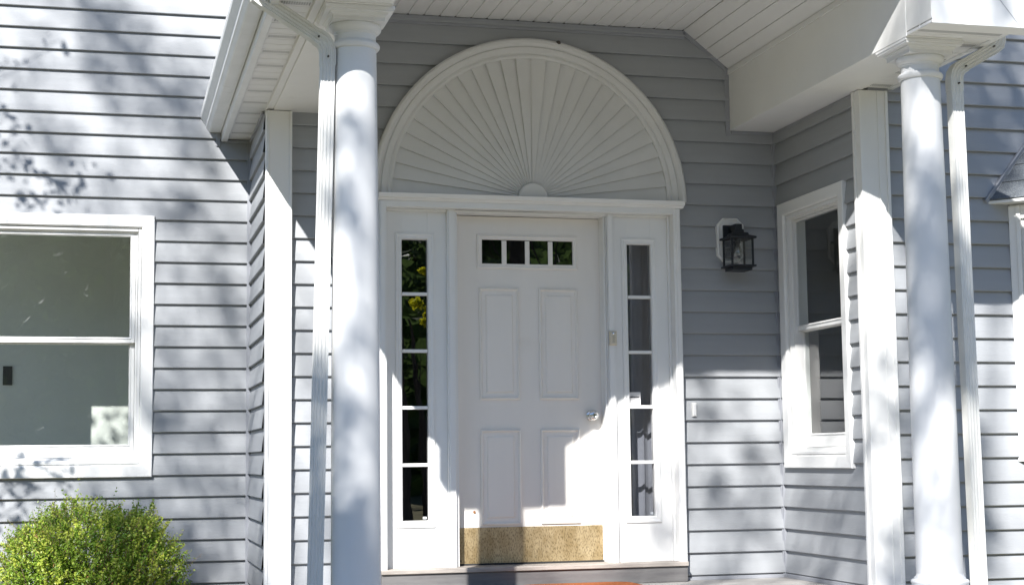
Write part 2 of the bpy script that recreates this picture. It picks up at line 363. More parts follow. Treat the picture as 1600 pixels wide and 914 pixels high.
b = MB(DF); b.box(-.006, .906, -.0, .006, .1225, .1315); b.build('door_sweep', M['dark'], door)
b = MB(); b.lathe([(.0, .084), (.033, .084), (.033, .079), (.028, .074), (.014, .071), (.012, .055), (.020, .048), (.030, .036), (.031, .024), (.026, .013), (.016, .010), (.014, .013), (.010, .014), (.008, .010), (0, .010)], .838, 1.006, 32, 'y', cap=False); b.build('knob', M['chrome'], door, smooth=True, angle=50)
b = MB(); b.lathe([(.0, .085), (.0085, .0845), (.007, .078), (.0, .077)], .100, .434, 12, 'y', cap=False); b.build('rusty_nail', M['rust'], door, smooth=True)
b = MB(); b.lathe([(.0, .083), (.005, .0805), (.0, .078)], .013, .150, 10, 'y', cap=False); b.build('screw', M['screw'], door, smooth=True)

# ---- sidelights
def sidelight(x0, x1, gx0, gx1, zs, lab):
    b = MB(SF); o0, o1, q0, q1 = gx0 - .040, gx1 + .040, .352, 2.094
    # rails and stiles round the glass opening
    b.box(x0, gx0, -.045, 0, .121, 2.222); b.box(gx1, x1, -.045, 0, .121, 2.222); b.box(gx0, gx1, -.045, 0, .121, zs[0]); b.box(gx0, gx1, -.045, 0, zs[-1], 2.222)
    s = b.build('sidelight', M['white'], house, bevel=.0015)
    b = MB(SF); b.loops(o0, o1, q0, q1, [(0, -.001), (.003, .009), (.012, .011), (.022, .006), (.034, .007), (.040, .0), (.041, -.02)], fill=False)
    b.build('glazing_bead', M['white'], s, smooth=True, angle=25)
    for z in zs[1:-1]:
        b = MB(SF); b.box(gx0 + .0015, gx1 - .0015, -.022, -.002, z - .010, z + .010); b.build('muntin', M['white'], s, bevel=.003)
    b = MB(SF); b.quad((gx0, -.024, zs[0]), (gx1, -.024, zs[0]), (gx1, -.024, zs[-1]), (gx0, -.024, zs[-1])); b.build('pane', M['sglass'] if lab else M['dglass'], s)
    return s
ZS = [.394, .718, 1.054, 1.389, 1.728, 2.056]
sl = sidelight(-.440, -.078, -.349, -.193, ZS, 0)
sr = sidelight(.966, 1.320, 1.060, 1.212, ZS, 1)
b = MB(SF); b.box(1.066, 1.138, -.023, -.0215, 1.066, 1.145); stk = b.build('window_sticker', mat('sticker_paper', (.62, .61, .60), .5, var=.04), sr)
for gx, w_, lab in ((-.225, .022, sl), (1.188, .018, sr)):
    b = MB(SF); b.box(gx, gx + w_, -.0236, -.0225, .402, .416); b.build('maker_label', mat('label_print', (.55, .57, .58), .5), lab)
cu = bpy.data.curves.new('lettering', 'FONT'); cu.body = "attractor"; cu.size = .0165; cu.extrude = .0004; cu.offset = .0006; cu.align_x = 'CENTER'; cu.align_y = 'CENTER'; cu.materials.append(M['black'])
tx = bpy.data.objects.new('lettering', cu); COL.objects.link(tx); tx.rotation_euler = (R(90), 0, 0); tx.location = (1.101, .0205, 1.118)
dg = bpy.context.evaluated_depsgraph_get(); me = bpy.data.meshes.new_from_object(tx.evaluated_get(dg)); bpy.data.objects.remove(tx)
me.transform(Matrix.Translation((1.101, .0208, 1.116)) @ Euler((R(90), 0, 0)).to_matrix().to_4x4()); tx = bpy.data.objects.new('lettering', me); COL.objects.link(tx); tx.parent = sr
# curtain folds behind the right sidelight, stair rail inside
b = MB(); prev = None
for i in range(61):
    x = .9 + .7 * i / 60; y = .20 + .014 * math.sin(i * .9) + .008 * math.sin(i * 2.3 + 1); cur = [b.pt(x, y, .1), b.pt(x + .01 * math.sin(i), y, 2.3)]
    if prev: b.face(prev[0], cur[0], cur[1], prev[1])
    prev = cur
b.build('curtain', M['curtain'], house, smooth=True, recalc=False, angle=180)

# ---- ceiling (vault) and beams
b = MB(); g = .0035; zf = 3.424
def plank(p0, p1, y0=-2.44, y1=-.001, th=.012):
    (x0, z0), (x1, z1) = p0, p1; dx, dz = x1 - x0, z1 - z0; L_ = math.hypot(dx, dz); nx, nz = -dz / L_ * th, dx / L_ * th
    if nz < 0: nx, nz = -nx, -nz
    gx, gz = dx / L_ * g, dz / L_ * g
    b.cur = 0
    b.extrude([(x0 + gx, z0 + gz + 0), (x0 + gx * .2 + nx * .5, z0 + gz * .2 + nz * .5), (x0 + nx, z0 + nz), (x1 + nx, z1 + nz), (x1 - gx * .2 + nx * .5, z1 - gz * .2 + nz * .5), (x1 - gx, z1 - gz)], 'y', y0, y1)
def run(p0, p1, n_):
    for i in range(n_):
        a = [p0[j] + (p1[j] - p0[j]) * i / n_ for j in (0, 1)]; c = [p0[j] + (p1[j] - p0[j]) * (i + 1) / n_ for j in (0, 1)]
        plank(a, c)
        b.cur = 1; b.box(a[0] - .0075, a[0] + .0075, -.018, -.004, a[1] - .006, a[1] + .008)
run((-.503, zf), (1.459, zf), 20); run((1.459, zf), (1.757, 3.186), 4); run((-.801, 3.186), (-.503, zf), 4)
b.cur = 1; b.box(-.5, 1.45, -2.43, -.002, zf + .013, zf + .02)
b.build('porch_ceiling', [M['ceil'], M['dark']], house, recalc=True)
def beam(x0, x1):
    b = MB(); b.box(x0, x1, -2.30, -.001, ZB, 3.23); b.box(x0 + .0005, x1 - .0005, -2.548, -2.30, 2.816, 3.2295); return b.build('beam', M['white'], house, bevel=.003)
beam(1.757, XR); beam(-1.112, -.801)
b = MB(); b.box(1.748, 1.7565, -2.44, -.02, 3.150, 3.183); b.build('ceiling_moulding', M['ceil'], house, bevel=.002)
b = MB(); b.box(-.800, -.7915, -2.44, -.02, 3.150, 3.183); b.build('ceiling_moulding', M['ceil'], house, bevel=.002)
# gable front with the arched opening
XC = .478; roofz = lambda x: 4.42 - abs(x - XC) * .735
def arch(x):
    dx = abs(x - XC)
    if dx > 1.279: return ZB + .001
    return 3.55 - 2.24 + math.sqrt(2.24 ** 2 - dx ** 2)
b = MB(); xs = [-1.50] + [-1.12 + 0 * i for i in range(0)] + [XC - 1.2791] + [XC - 1.279 + 2.558 * i / 60 for i in range(61)] + [XC + 1.2791, 2.456]
ys = (-2.552, -2.43)
for x0, x1 in zip(xs, xs[1:]):
    z0, z1 = arch(x0 if abs(x0 - XC) <= 1.2795 and abs(x1 - XC) <= 1.2795 else -9), arch(x1 if abs(x1 - XC) <= 1.2795 and abs(x0 - XC) <= 1.2795 else -9)
    if x0 < XC - 1.2785 and x1 < XC - 1.2785 or x0 > XC + 1.2785: z0 = z1 = ZB + .001
    for y in ys: b.quad((x0, y, z0), (x1, y, z1), (x1, y, roofz(x1)), (x0, y, roofz(x0)))
    b.quad((x0, ys[0], z0), (x1, ys[0], z1), (x1, ys[1], z1), (x0, ys[1], z0))
b.build('gable_front', M['white'], house)
b = MB(); b.extrude([(2.08, -2.556), (2.10, -2.556), (2.10, -2.551), (2.08, -2.551)], 'z', 2.794, 2.796); 
b = MB(); b.quad((1.98, -2.5535, 3.10), (1.984, -2.5535, 3.10), (2.233, -2.5535, ZB + .003), (2.229, -2.5535, ZB + .003)); b.build('seam', M['gtrim'], house, recalc=False)
# soffits: planks across, every third one perforated
def soffit(x0, x1, y0, y1, z, flush):
    b = MB(); y = y0; i = 0
    while y < y1 - .01:
        e = min(y + .0975, y1); b.cur = 1 if i % 3 == 1 else 0
        b.extrude([(y + .0035, z), (y + .0015, z + .008), (y, z + .014), (e, z + .014), (e - .0015, z + .008), (e - .0035, z)], 'x', x0, x1)
        if i % 3 == 1:
            b.cur = 2
            x = x0 + .014
            while x < x1 - .012:
                b.box(x, x + .0042, y + .026, y + .070, z - .0008, z + .002); x += .0115
        y = e; i += 1
    b.cur = 0
    return b.build('soffit', [M['ceil'], M['ceil'], M['slot']], house, recalc=True)
soffit(-1.305, -1.150, -2.30, YL - .003, 2.818, 1)
soffit(XR + .002, 2.225, -2.30, YR - .003, 2.806, 1)
soffit(1.759, 2.225, -2.548, -2.302, 2.797, 1); soffit(-1.305, -.803, -2.548, -2.302, 2.797, 1)
for x0, x1, y1, nm in ((-1.345, -1.305, YL - .004, 'fascia'), (2.225, 2.262, YR - .004, 'fascia')):
    b = MB(); b.box(x0, x1, -2.55, y1, 2.800, 3.02); b.build(nm, M['gutter'], house, bevel=.004)
b = MB(); b.box(-1.151, -1.1125, -2.55, .10, 2.800, 2.83); b.build('frieze_strip', M['ceil'], house, bevel=.002)
b = MB(); b.box(-1.146, -1.1125, .012, .1, 2.786, 2.799); 
def gutter(s, x_in, y1):
    P = [(0, 2.857), (.068, 2.857), (.076, 2.862), (.086, 2.880), (.094, 2.888), (.098, 2.905), (.112, 2.925), (.126, 2.945), (.130, 2.962), (.130, 2.978), (.122, 2.984), (0, 2.986)]
    b = MB(); b.extrude([(x_in + s * p[0], p[1]) for p in P], 'y', -2.549, y1); return b.build('gutter', M['gutter'], house, bevel=.0015)
gutter(-1, -1.348, YL - .004); gutter(1, 2.266, YR - .004)
# ---- downspouts
def spout_poly(wx=.064, dy=.056):
    pts = []
    def side(p0, p1, n_, nx, ny):
        for i in range(n_ * 4):
            t = i / (n_ * 4); ph = (i % 4); o = (0, .0035, .0035, 0)[ph] if .08 < t < .92 else 0
            pts.append((p0[0] + (p1[0] - p0[0]) * t - nx * o, p0[1] + (p1[1] - p0[1]) * t - ny * o))
    x, y = wx / 2, dy / 2
    side((-x, -y), (x, -y), 4, 0, -1); side((x, -y), (x, y), 5, 1, 0); side((x, y), (-x, y), 4, 0, 1); side((-x, y), (-x, -y), 5, -1, 0)
    return pts
def sweep(b, path, poly, scale=1):
    rings = []
    for i, p in enumerate(path):
        p = Vector(p); d0 = (p - Vector(path[i - 1])).normalized() if i else None; d1 = (Vector(path[i + 1]) - p).normalized() if i < len(path) - 1 else None
        t = ((d0 or d1) + (d1 or d0)).normalized(); yv = Vector((0, 1, 0)); xv = yv.cross(t).normalized() * -1
        if xv.x < 0: xv = -xv
        k_ = 1 / max(.7, t.dot(d1 or d0))
        rings.append([b.pt(*(p + xv * q[0] * scale * k_ + yv * q[1] * scale)) for q in poly])
    for A, B in zip(rings, rings[1:]):
        for k in range(len(poly)): b.face(A[k], A[(k + 1) % len(poly)], B[(k + 1) % len(poly)], B[k])
    b.face(*rings[0]); b.face(*reversed(rings[-1]))
def downspout(xg, xt, xb, zt, s, ze):
    y = -2.15; poly = spout_poly()
    b = MB(); sweep(b, [(xt, y, zt + .01), (xb, y, -.45), ], poly); ds = b.build('downspout', M['spout'], house, smooth=True, angle=30)
    # upper elbow, slanted run, lower elbow
    b = MB(); sweep(b, [(xg, y, 2.868), (xg, y, ze + .012), (xg + s * .008, y, ze - .018), (xg + s * .03, y, ze - .036), (xg + s * .055, y, ze - .050)], poly, 1.03); b.build('elbow', M['spout'], ds, smooth=True, angle=30)
    b = MB(); A = Vector((xg + s * .05, y, ze - .047)); B_ = Vector((xt - s * .035, y, zt + .105)); sweep(b, [A, B_], poly, .99); b.build('slanted_run', M['spout'], ds, smooth=True, angle=30)
    b = MB(); sweep(b, [(xt - s * .05, y, zt + .1135), (xt - s * .022, y, zt + .096), (xt - s * .006, y, zt + .072), (xt, y, zt + .045), (xt, y, zt - .02)], poly, 1.07); b.build('elbow', M['spout'], ds, smooth=True, angle=30)
    for px, pz in ((xg + s * .045, ze - .035), (xt - s * .045, zt + .105), (xt - s * .002, zt + .015)):
        b = MB(); b.lathe([(0, -2.2), (.0035, -2.199), (.0045, -2.1965), (.0045, -2.185)], px, pz, 10, 'y', cap=False); b.build('screw', M['screw'], ds, smooth=True)
downspout(-1.408, -1.080, -1.150, 2.555, 1, 2.86)
downspout(2.352, 2.098, 2.122, 2.585, -1, 2.835)
# ---- columns
def column(cx, cy=-2.13):
    b = MB(); pr = []
    for i in range(25):
        t = i / 24; z = .165 + (2.622 - .165) * t; r = .1115 - .0145 * t ** 1.7; pr.append((r, z))
    b.lathe(pr, cx, cy, 64); c = b.build('column', M['col'], house, smooth=True)
    b = MB(); b.lathe([(.097, 2.616), (.106, 2.618), (.112, 2.626), (.113, 2.636), (.108, 2.645), (.099, 2.649), (.0945, 2.655), (.0945, 2.683), (.099, 2.686), (.100, 2.692), (.103, 2.693), (.110, 2.698), (.117, 2.706), (.1205, 2.716), (.1205, 2.724), (.116, 2.730)], cx, cy, 64)
    b.build('capital', M['col'], c, smooth=True, angle=33)
    b = MB()
    pr = [(.119, .7295), (.119, .7480), (.123, .750), (.124, .755), (.130, .758), (.132, .7665), (.153, .767), (.155, .769), (.155, .776), (.159, .779), (.159, .7915)]
    prev = None
    for r, z in pr:
        z += 2; q = [b.pt(cx - r, cy - r, z), b.pt(cx + r, cy - r, z), b.pt(cx + r, cy + r, z), b.pt(cx - r, cy + r, z)]
        if prev:
            for i in range(4): b.face(prev[i], prev[(i + 1) % 4], q[(i + 1) % 4], q[i])
        else: b.face(*q)
        prev = q
    b.face(*prev); b.build('abacus', M['col'], c, bevel=.0015)
    b = MB(); b.lathe([(.146, .045), (.152, .055), (.156, .075), (.152, .098), (.140, .110), (.135, .114), (.135, .120), (.139, .126), (.139, .134), (.134, .140), (.124, .143), (.122, .150), (.114, .158), (.1115, .170)], cx, cy, 64)
    b.build('base', M['col'], c, smooth=True, angle=50)
    b = MB(); b.box(cx - .16, cx + .16, cy - .16, cy + .16, .001, .046); b.build('plinth', M['col'], c, bevel=.003)
column(-.950); column(1.918)

# ---- windows
def window(f, a0, a1, z0, z1, g, deep, lipsill=True, mullion_at=None):
    """casing outer rect; g = (ga0, ga1, zlow0, zlow1, zup0, zup1) glass; deep = set-back of the upper sash plane"""
    b = MB(f); cw = .078
    b.loops(a0, a1, z0, z1, [(0, -.001), (0, .030), (.004, .034), (.070, .030), (cw, .022), (cw, -.02)], fill=False)
    wn = b.build('window', M['white'], house, bevel=.001)
    ia0, ia1, iz0, iz1 = a0 + cw, a1 - cw, z0 + cw, z1 - cw
    b = MB(f); fw_ = (g[0] - ia0)
    def ring(o, i, d0, d1):    # o, i rects (a0,a1,z0,z1)
        b.box(o[0], i[0], d0, d1, o[2], o[3]); b.box(i[1], o[1], d0, d1, o[2], o[3]); b.box(i[0], i[1], d0, d1, o[2], i[2]); b.box(i[0], i[1], d0, d1, i[3], o[3])
    o = (ia0 + .0025, ia1 - .0025, iz0 + .0025, iz1 - .0025); i1 = (ia0 + .022, ia1 - .022, iz0 + .03, iz1 - .022); ring(o, i1, -deep - .07, .012)
    i2 = (ia0 + .034, ia1 - .034, iz0 + .045, iz1 - .034); ring((i1[0] + .0, i1[1], i1[2], i1[3]), i2, -deep - .07, -.014)
    b.build('frame', M['white'], wn, bevel=.002)
    # sashes
    for nm, zz0, zz1, dd, lo, hi in (('upper_sash', g[4], g[5], -deep, .032, g[5]), ('lower_sash', g[2], g[3], -deep - .034, .05, g[3])):
        b = MB(f); gi = (g[0], g[1], zz0, zz1)
        if nm == 'upper_sash': oo = (i2[0] + .002, i2[1] - .002, zz0 - .034, i2[3] - .002)
        else: oo = (i2[0] + .002, i2[1] - .002, i2[2] + .004, zz1 + .034)
        ring(oo, gi, dd - .026, dd)
        b.loops(gi[0] - .010, gi[1] + .010, gi[2] - .010, gi[3] + .010, [(0, dd - .001), (0, dd + .005), (.004, dd + .005), (.010, dd - .006)], fill=False)
        s = b.build('sash', M['white'], wn, bevel=.002)
        b = MB(f); b.quad((gi[0], dd - .010, gi[2]), (gi[1], dd - .010, gi[2]), (gi[1], dd - .010, gi[3]), (gi[0], dd - .010, gi[3])); b.build('pane', M['glass'], wn)
    if lipsill:
        b = MB(f); b.box(ia0 + .003, ia1 - .003, -.03, .024, iz0 + .003, iz0 + .022); b.build('sill', M['white'], wn, bevel=.003)
    return wn
window(F_Y(YL), -2.935, -1.757, .662, 2.304, (-2.79, -1.903, .866, 1.490, 1.535, 2.172), .015)
window(F_X(XR), -.988, -.074, .672, 2.314, (-.872, -.182, .880, 1.505, 1.545, 2.190), .038)
# rooms behind the glass (inward boxes)
def room(x0, x1, y0, y1, z0, z1, m_, open_):
    b = MB()
    fs = {'b': ((x0, y1, z0), (x1, y1, z0), (x1, y1, z1), (x0, y1, z1)), 'l': ((x0, y0, z0), (x0, y1, z0), (x0, y1, z1), (x0, y0, z1)), 'r': ((x1, y0, z0), (x1, y1, z0), (x1, y1, z1), (x1, y0, z1)),
          'f': ((x0, y0, z0), (x1, y0, z0), (x1, y0, z1), (x0, y0, z1)), 'd': ((x0, y0, z0), (x1, y0, z0), (x1, y1, z0), (x0, y1, z0)), 'u': ((x0, y0, z1), (x1, y0, z1), (x1, y1, z1), (x0, y1, z1))}
    for k_, q in fs.items():
        if k_ not in open_: b.quad(*q)
    return b.build('interior_wall', m_, house, recalc=False)
room(-3.6, -1.2, YL + .09, 2.17, 0, 2.6, M['inside'], 'fl')  # unseen left side left open, added so extra daylight brightens this room
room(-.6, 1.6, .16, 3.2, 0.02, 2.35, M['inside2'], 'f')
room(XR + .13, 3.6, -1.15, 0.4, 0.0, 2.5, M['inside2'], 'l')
b = MB(); b.box(-2.730, -2.668, 2.160, 2.169, 1.290, 1.420); b.box(-2.706, -2.692, 2.152, 2.161, 1.335, 1.375); b.build('light_switch', mat('bronze_plate', (.06, .055, .05), .5), house, bevel=.002)

# ---- bay window at the right edge
bay = MB(); BY = YR
poly = [(2.972, BY), (3.32, BY - .36), (4.6, BY - .36), (4.95, BY), (4.95, BY + .03), (2.972, BY + .03)]
bay.extrude(poly, 'z', .70, 2.165); bayo = bay.build('bay_window', M['white'], house, bevel=.003)
b = MB(); b.extrude([(2.962, BY - .012), (3.318, BY - .378), (4.602, BY - .378), (4.962, BY - .012), (4.95, BY), (2.972, BY)], 'z', .700, .745); b.build('sill', M['white'], bayo, bevel=.003)
d = Vector((.348, -.36, 0)).normalized(); nrm = Vector((d.y, -d.x, 0)); nrm = nrm if nrm.x < 0 else -nrm
def FB(a, dd, z): p = Vector((2.972, BY, 0)) + d * a + nrm * dd; return (p.x, p.y, z)
b = MB(FB)
for a0, a1, t in ((.008, .05, .018), (.05, .075, .028), (.41, .48, .018)): b.box(a0, a1, 0, t, .75, 2.155)
b.box(.075, .41, 0, .018, 2.08, 2.155); b.box(.075, .41, 0, .018, .75, .84)
b.build('casing', M['white'], bayo, bevel=.003)
b = MB(FB); b.quad((.09, .006, .84), (.40, .006, .84), (.40, .006, 2.08), (.09, .006, 2.08)); b.build('pane', M['dglass'], bayo)
# hipped shingle roof over the bay
e0, e1, e2, e3 = Vector((2.845, BY - .005, 2.185)), Vector((3.25, BY - .47, 2.185)), Vector((4.66, BY - .47, 2.185)), Vector((5.06, BY - .005, 2.185))
t0, t1 = Vector((3.27, BY - .005, 2.715)), Vector((4.64, BY - .005, 2.715))
b = MB()
def shingled(b, q00, q10, q11, q01, rows, n_):
    """slope as overlapping courses of separate tabs of slightly uneven thickness"""
    for i in range(rows):
        ta, tb = i / rows, min(1, (i + 1.06) / rows)
        A0, A1 = q00.lerp(q01, ta), q10.lerp(q11, ta); B0, B1 = q00.lerp(q01, tb), q10.lerp(q11, tb)
        nn = (A1 - A0).cross(B0 - A0)
        nn = nn.normalized() if nn.length > 1e-6 else Vector((0, 0, 1)); nn = nn if nn.z > 0 else -nn
        off = .3 * (i % 3)
        cuts = [0] + sorted(max(0, min(1, (j + off) / n_ + random.uniform(-.02, .02))) for j in range(n_ + 1)) + [1]
        for c0, c1 in zip(cuts, cuts[1:]):
            if c1 - c0 < .004: continue
            h = .007 + random.random() * .004; c0 += .0015; 
            P = [A0.lerp(A1, c0), A0.lerp(A1, c1), B0.lerp(B1, c1), B0.lerp(B1, c0)]
            top = [P[0] + nn * h, P[1] + nn * h, P[2] + nn * .001, P[3] + nn * .001]; bot = [p - nn * .001 for p in P]
            b.quad(*[tuple(p) for p in top])
            for k_ in range(4): b.quad(tuple(top[k_]), tuple(top[(k_ + 1) % 4]), tuple(bot[(k_ + 1) % 4]), tuple(bot[k_]))
shingled(b, e0, e1, t0 + Vector((.005, -.002, 0)), t0, 5, 4); shingled(b, e1, e2, t1, t0, 5, 9); shingled(b, e2, e3, t1, t1 - Vector((.005, .002, 0)), 5, 4)
br = b.build('bay_roof', M['shingle'], house, recalc=False)
b = MB(); b.extrude([(e0.x, e0.y - .0), (e1.x, e1.y), (e2.x, e2.y), (e3.x, e3.y)], 'z', 2.166, 2.183); b.build('eave_board', M['white'], br, bevel=.002)
b = MB(); dv = (t0 - e0).normalized(); pv = Vector((-dv.z, 0, dv.x))
for o0, o1, yy in ((-.004, .022, -.012), (.018, .026, -.030)):
    q = [e0 - dv * .02 + pv * o0, e0 - dv * .02 + pv * o1, t0 + pv * o1, t0 + pv * o0]
    for y0_, y1_ in ((BY + yy, BY - .002),):
        A = [b.pt(p.x, y0_ - .006, p.z) for p in q]; B_ = [b.pt(p.x, y1_, p.z) for p in q]
        for k_ in range(4): b.face(A[k_], A[(k_ + 1) % 4], B_[(k_ + 1) % 4], B_[k_])
        b.face(*A); b.face(*reversed(B_))
b.build('flashing', M['gtrim'], br, bevel=.001)
# ---- porch roof, main roofs
b = MB()
for s in (-1, 1):
    xe = XC + s * 1.915; E0 = Vector((xe, -2.62, roofz(xe) + .02)); E1 = Vector((xe, 1.0, roofz(xe) + .02)); T0 = Vector((XC, -2.62, 4.46)); T1 = Vector((XC, 1.0, 4.46))
    shingled(b, E0, E1, T1, T0, 12, 14)
b.build('porch_roof', M['shingle'], house, recalc=False)
b = MB(); b.extrude([(-4.1, 6.3), (-4.1, 6.42), (1.4, 8.7), (6.9, 6.42), (6.9, 6.3)], 'y', -1.5, 6.1); b.build('main_roof', M['shingle'], house)
b = MB(); b.box(-3.69, -3.61, 1.02, 6, 2.61, 6.3); b.box(-3.69, -3.61, 2.18, 6, -.55, 2.61); b.box(-3.69, -3.61, 1.02, 2.18, -.55, .0); b.box(6.3, 6.49, -1.15, 6, -.55, 6.3); b.box(-3.6, 6.29, 5.8, 6, -.55, 6.3); b.build('outer_wall', M['sidey'], house)  # left wall has an unseen gap, added to feed daylight into that room
b = MB(); b.box(-3.6, XL + .01, YL + .012, YL + .08, 2.32, 6.29); b.box(-1.7, XL + .01, YL + .012, YL + .08, -.54, 2.32); b.box(-3.6, -2.96, YL + .012, YL + .08, -.54, 2.32); b.box(-2.96, -1.7, YL + .012, YL + .08, -.54, .66); b.build('wall_core', M['inside'], house)
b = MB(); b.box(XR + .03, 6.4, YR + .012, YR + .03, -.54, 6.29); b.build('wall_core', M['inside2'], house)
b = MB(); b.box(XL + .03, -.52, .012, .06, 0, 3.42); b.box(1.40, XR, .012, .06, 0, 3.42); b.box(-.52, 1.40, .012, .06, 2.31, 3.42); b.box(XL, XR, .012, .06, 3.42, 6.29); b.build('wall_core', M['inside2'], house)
# ---- porch floor and steps
b = MB(); y = -2.62
while y < -.01:
    e = min(y + .095, .0); b.box(-1.36, 2.32, y + .0015, e - .0015, -.03, 0); y = e
b.build('porch_floor', M['deck'], house, bevel=.0015)
boxpart('porch_skirt', M['white'], house, -1.34, 2.03, -2.6, -.02, -.55, -.032)
for i in range(2): boxpart('step', M['deck'], house, -.75, 1.7, -2.95 - .3 * i, -2.62 - .3 * i + .0, -.55, -.17 - .19 * i, bevel=.006)

# ------------------------------------------------------------------ lantern
lan = empty('wall_lantern', (1.733, -.016, 1.92), 'black box wall lantern with clear bulb on a white octagonal plate', 'wall lamp')
b = MB(F_Y(-.010)); ch = .042; x0, x1, z0, z1 = 1.645, 1.825, 1.952, 2.230
def octo(x0, x1, z0, z1, c): return [(x0 + c, z0), (x1 - c, z0), (x1, z0 + c), (x1, z1 - c), (x1 - c, z1), (x0 + c, z1), (x0, z1 - c), (x0, z0 + c)]
rings = []
for ins, dd_ in ((0, -.008), (0, .022), (.006, .028), (.012, .028), (.016, .024)):
    rings.append([b.pt(p[0], dd_, p[1]) for p in octo(x0 + ins, x1 - ins, z0 + ins, z1 - ins, ch - ins * .4)])
for A, B_ in zip(rings, rings[1:]):
    for k_ in range(8): b.face(A[k_], A[(k_ + 1) % 8], B_[(k_ + 1) % 8], B_[k_])
b.face(*rings[-1]); b.build('mounting_plate', M['white'], lan, bevel=.001)
lx, ly = 1.737, -.145; hw = .068
b = MB(); b.box(1.682, 1.792, -.050, -.033, 1.975, 2.182); b.box(lx - .022, lx + .022, -.165, -.046, 2.142, 2.176); b.build('wall_bracket', M['black'], lan, bevel=.002)
b = MB(); prev = None
for r, z in ((hw + .020, 2.080), (hw + .020, 2.092), (hw + .004, 2.098), (.052, 2.106), (.050, 2.118), (.030, 2.122), (.028, 2.142)):
    q = [b.pt(lx - r, ly - r, z), b.pt(lx + r, ly - r, z), b.pt(lx + r, ly + r, z), b.pt(lx - r, ly + r, z)]
    if prev:
        for i in range(4): b.face(prev[i], prev[(i + 1) % 4], q[(i + 1) % 4], q[i])
    else: b.face(*q)
    prev = q
b.face(*prev); b.build('lantern_cap', M['black'], lan, bevel=.0012)
b = MB()
for sx in (-1, 1):
    for sy in (-1, 1): b.box(lx + sx * hw - .0055, lx + sx * hw + .0055, ly + sy * hw - .0055, ly + sy * hw + .0055, 1.915, 2.081)
b.box(lx - hw - .016, lx + hw + .016, ly - hw - .016, ly + hw + .016, 1.905, 1.916); b.box(lx - hw + .004, lx + hw - .004, ly - hw + .004, ly + hw - .004, 1.884, 1.9045)
b.build('lantern_frame', M['black'], lan, bevel=.001)
b = MB()
for s in (-1, 1):
    b.quad((lx + s * hw, ly - hw, 1.917), (lx + s * hw, ly + hw, 1.917), (lx + s * hw, ly + hw, 2.079), (lx + s * hw, ly - hw, 2.079)); b.quad((lx - hw, ly + s * hw, 1.917), (lx + hw, ly + s * hw, 1.917), (lx + hw, ly + s * hw, 2.079), (lx - hw, ly + s * hw, 2.079))
b.build('glass_panes', M['lglass'], lan, recalc=False)
b = MB(); b.lathe([(.011, 2.080), (.011, 2.062), (.012, 2.050), (.017, 2.032), (.024, 2.012), (.0265, 1.996), (.024, 1.980), (.016, 1.970), (.006, 1.966), (0, 1.9655)], lx, ly, 24, cap=False); b.build('bulb', M['bulb'], lan, smooth=True)
b = MB(); b.lathe([(.016, 2.081), (.016, 2.058), (.0135, 2.054)], lx, ly, 20); b.tube([(lx, ly, 2.054), (lx, ly, 2.02)], [.003, .002]); b.build('socket', M['black'], lan, smooth=True)

# doorbell, door sensor, plaque, mat
b = MB(SF); b.loops(.922, .970, 1.427, 1.514, [(0, .037), (0, .048), (.004, .054), (.010, .056)]); bell = b.build('doorbell', M['tan'], None, bevel=.002)
tag(bell, 'small ivory doorbell button on the door frame right of the front door', 'doorbell')
b = MB(SF); b.box(.939, .954, .055, .058, 1.440, 1.485); b.lathe([(.0065, -.0565), (.0065, -.060), (.004, -.061)], .9462, 1.4965, 14, 'y') if 0 else None; b.build('button', mat('doorbell_button', (.50, .46, .36), .35), bell, bevel=.001)
b = MB(); b.lathe([(.008, -.055), (.008, -.0585), (.005, -.060), (0, -.060)], .9462, 1.497, 16, 'y', cap=False); b.build('bell_light', M['chrome'], bell, smooth=True)
b = MB(SF); b.loops(1.4545, 1.4835, .993, 1.078, [(0, .008), (0, .028), (.003, .034), (.007, .036)]); s_ = b.build('wall_clip', M['white'], None, bevel=.002)
tag(s_, 'little white plastic clip on the siding just right of the door casing', 'clip')
b = MB(SF); b.box(1.462, 1.476, .034, .037, 1.004, 1.068); b.build('slot_cover', M['ceil'], s_, bevel=.001)
pq = empty('number_plaque', (-.69, -.02, 1.89), 'dark house number plaque half hidden behind the left porch column', 'plaque')
b = MB(F_Y(-.012)); b.box(-.794, -.590, 0, .018, 1.892, 2.168); b.build('board', M['black'], pq, bevel=.003)
b = MB(F_Y(-.012)); b.box(-.798, -.586, 0, .024, 2.170, 2.218); b.build('top_rail', mat('bronze_trim', (.22, .21, .16), .5, var=.1), pq, bevel=.003)
b = MB(); pts = [(-.722 + .040 * math.cos(t), -.034, 2.008 + .046 * math.sin(t)) for t in [R(75) + R(290) * i / 24 for i in range(25)]]; b.tube(pts, [.006] * 25); b.build('digit', M['chrome'], pq, smooth=True)
b = MB(F_Y(-.012)); b.box(-.775, -.655, .018, .022, 1.930, 1.945); b.build('line_ornament', M['chrome'], pq)
b = MB(); poly = []
for i in range(64):
    t = 2 * math.pi * i / 64; c, s = math.cos(t), math.sin(t); poly.append((.645 + .34 * math.copysign(abs(c) ** .35, c), -.355 + .235 * math.copysign(abs(s) ** .35, s)))
b.extrude(poly, 'z', .001, .017)
dm = b.build('doormat', M['mat'], None, bevel=.004); tag(dm, 'orange bristly doormat lying below the front door threshold', 'doormat')

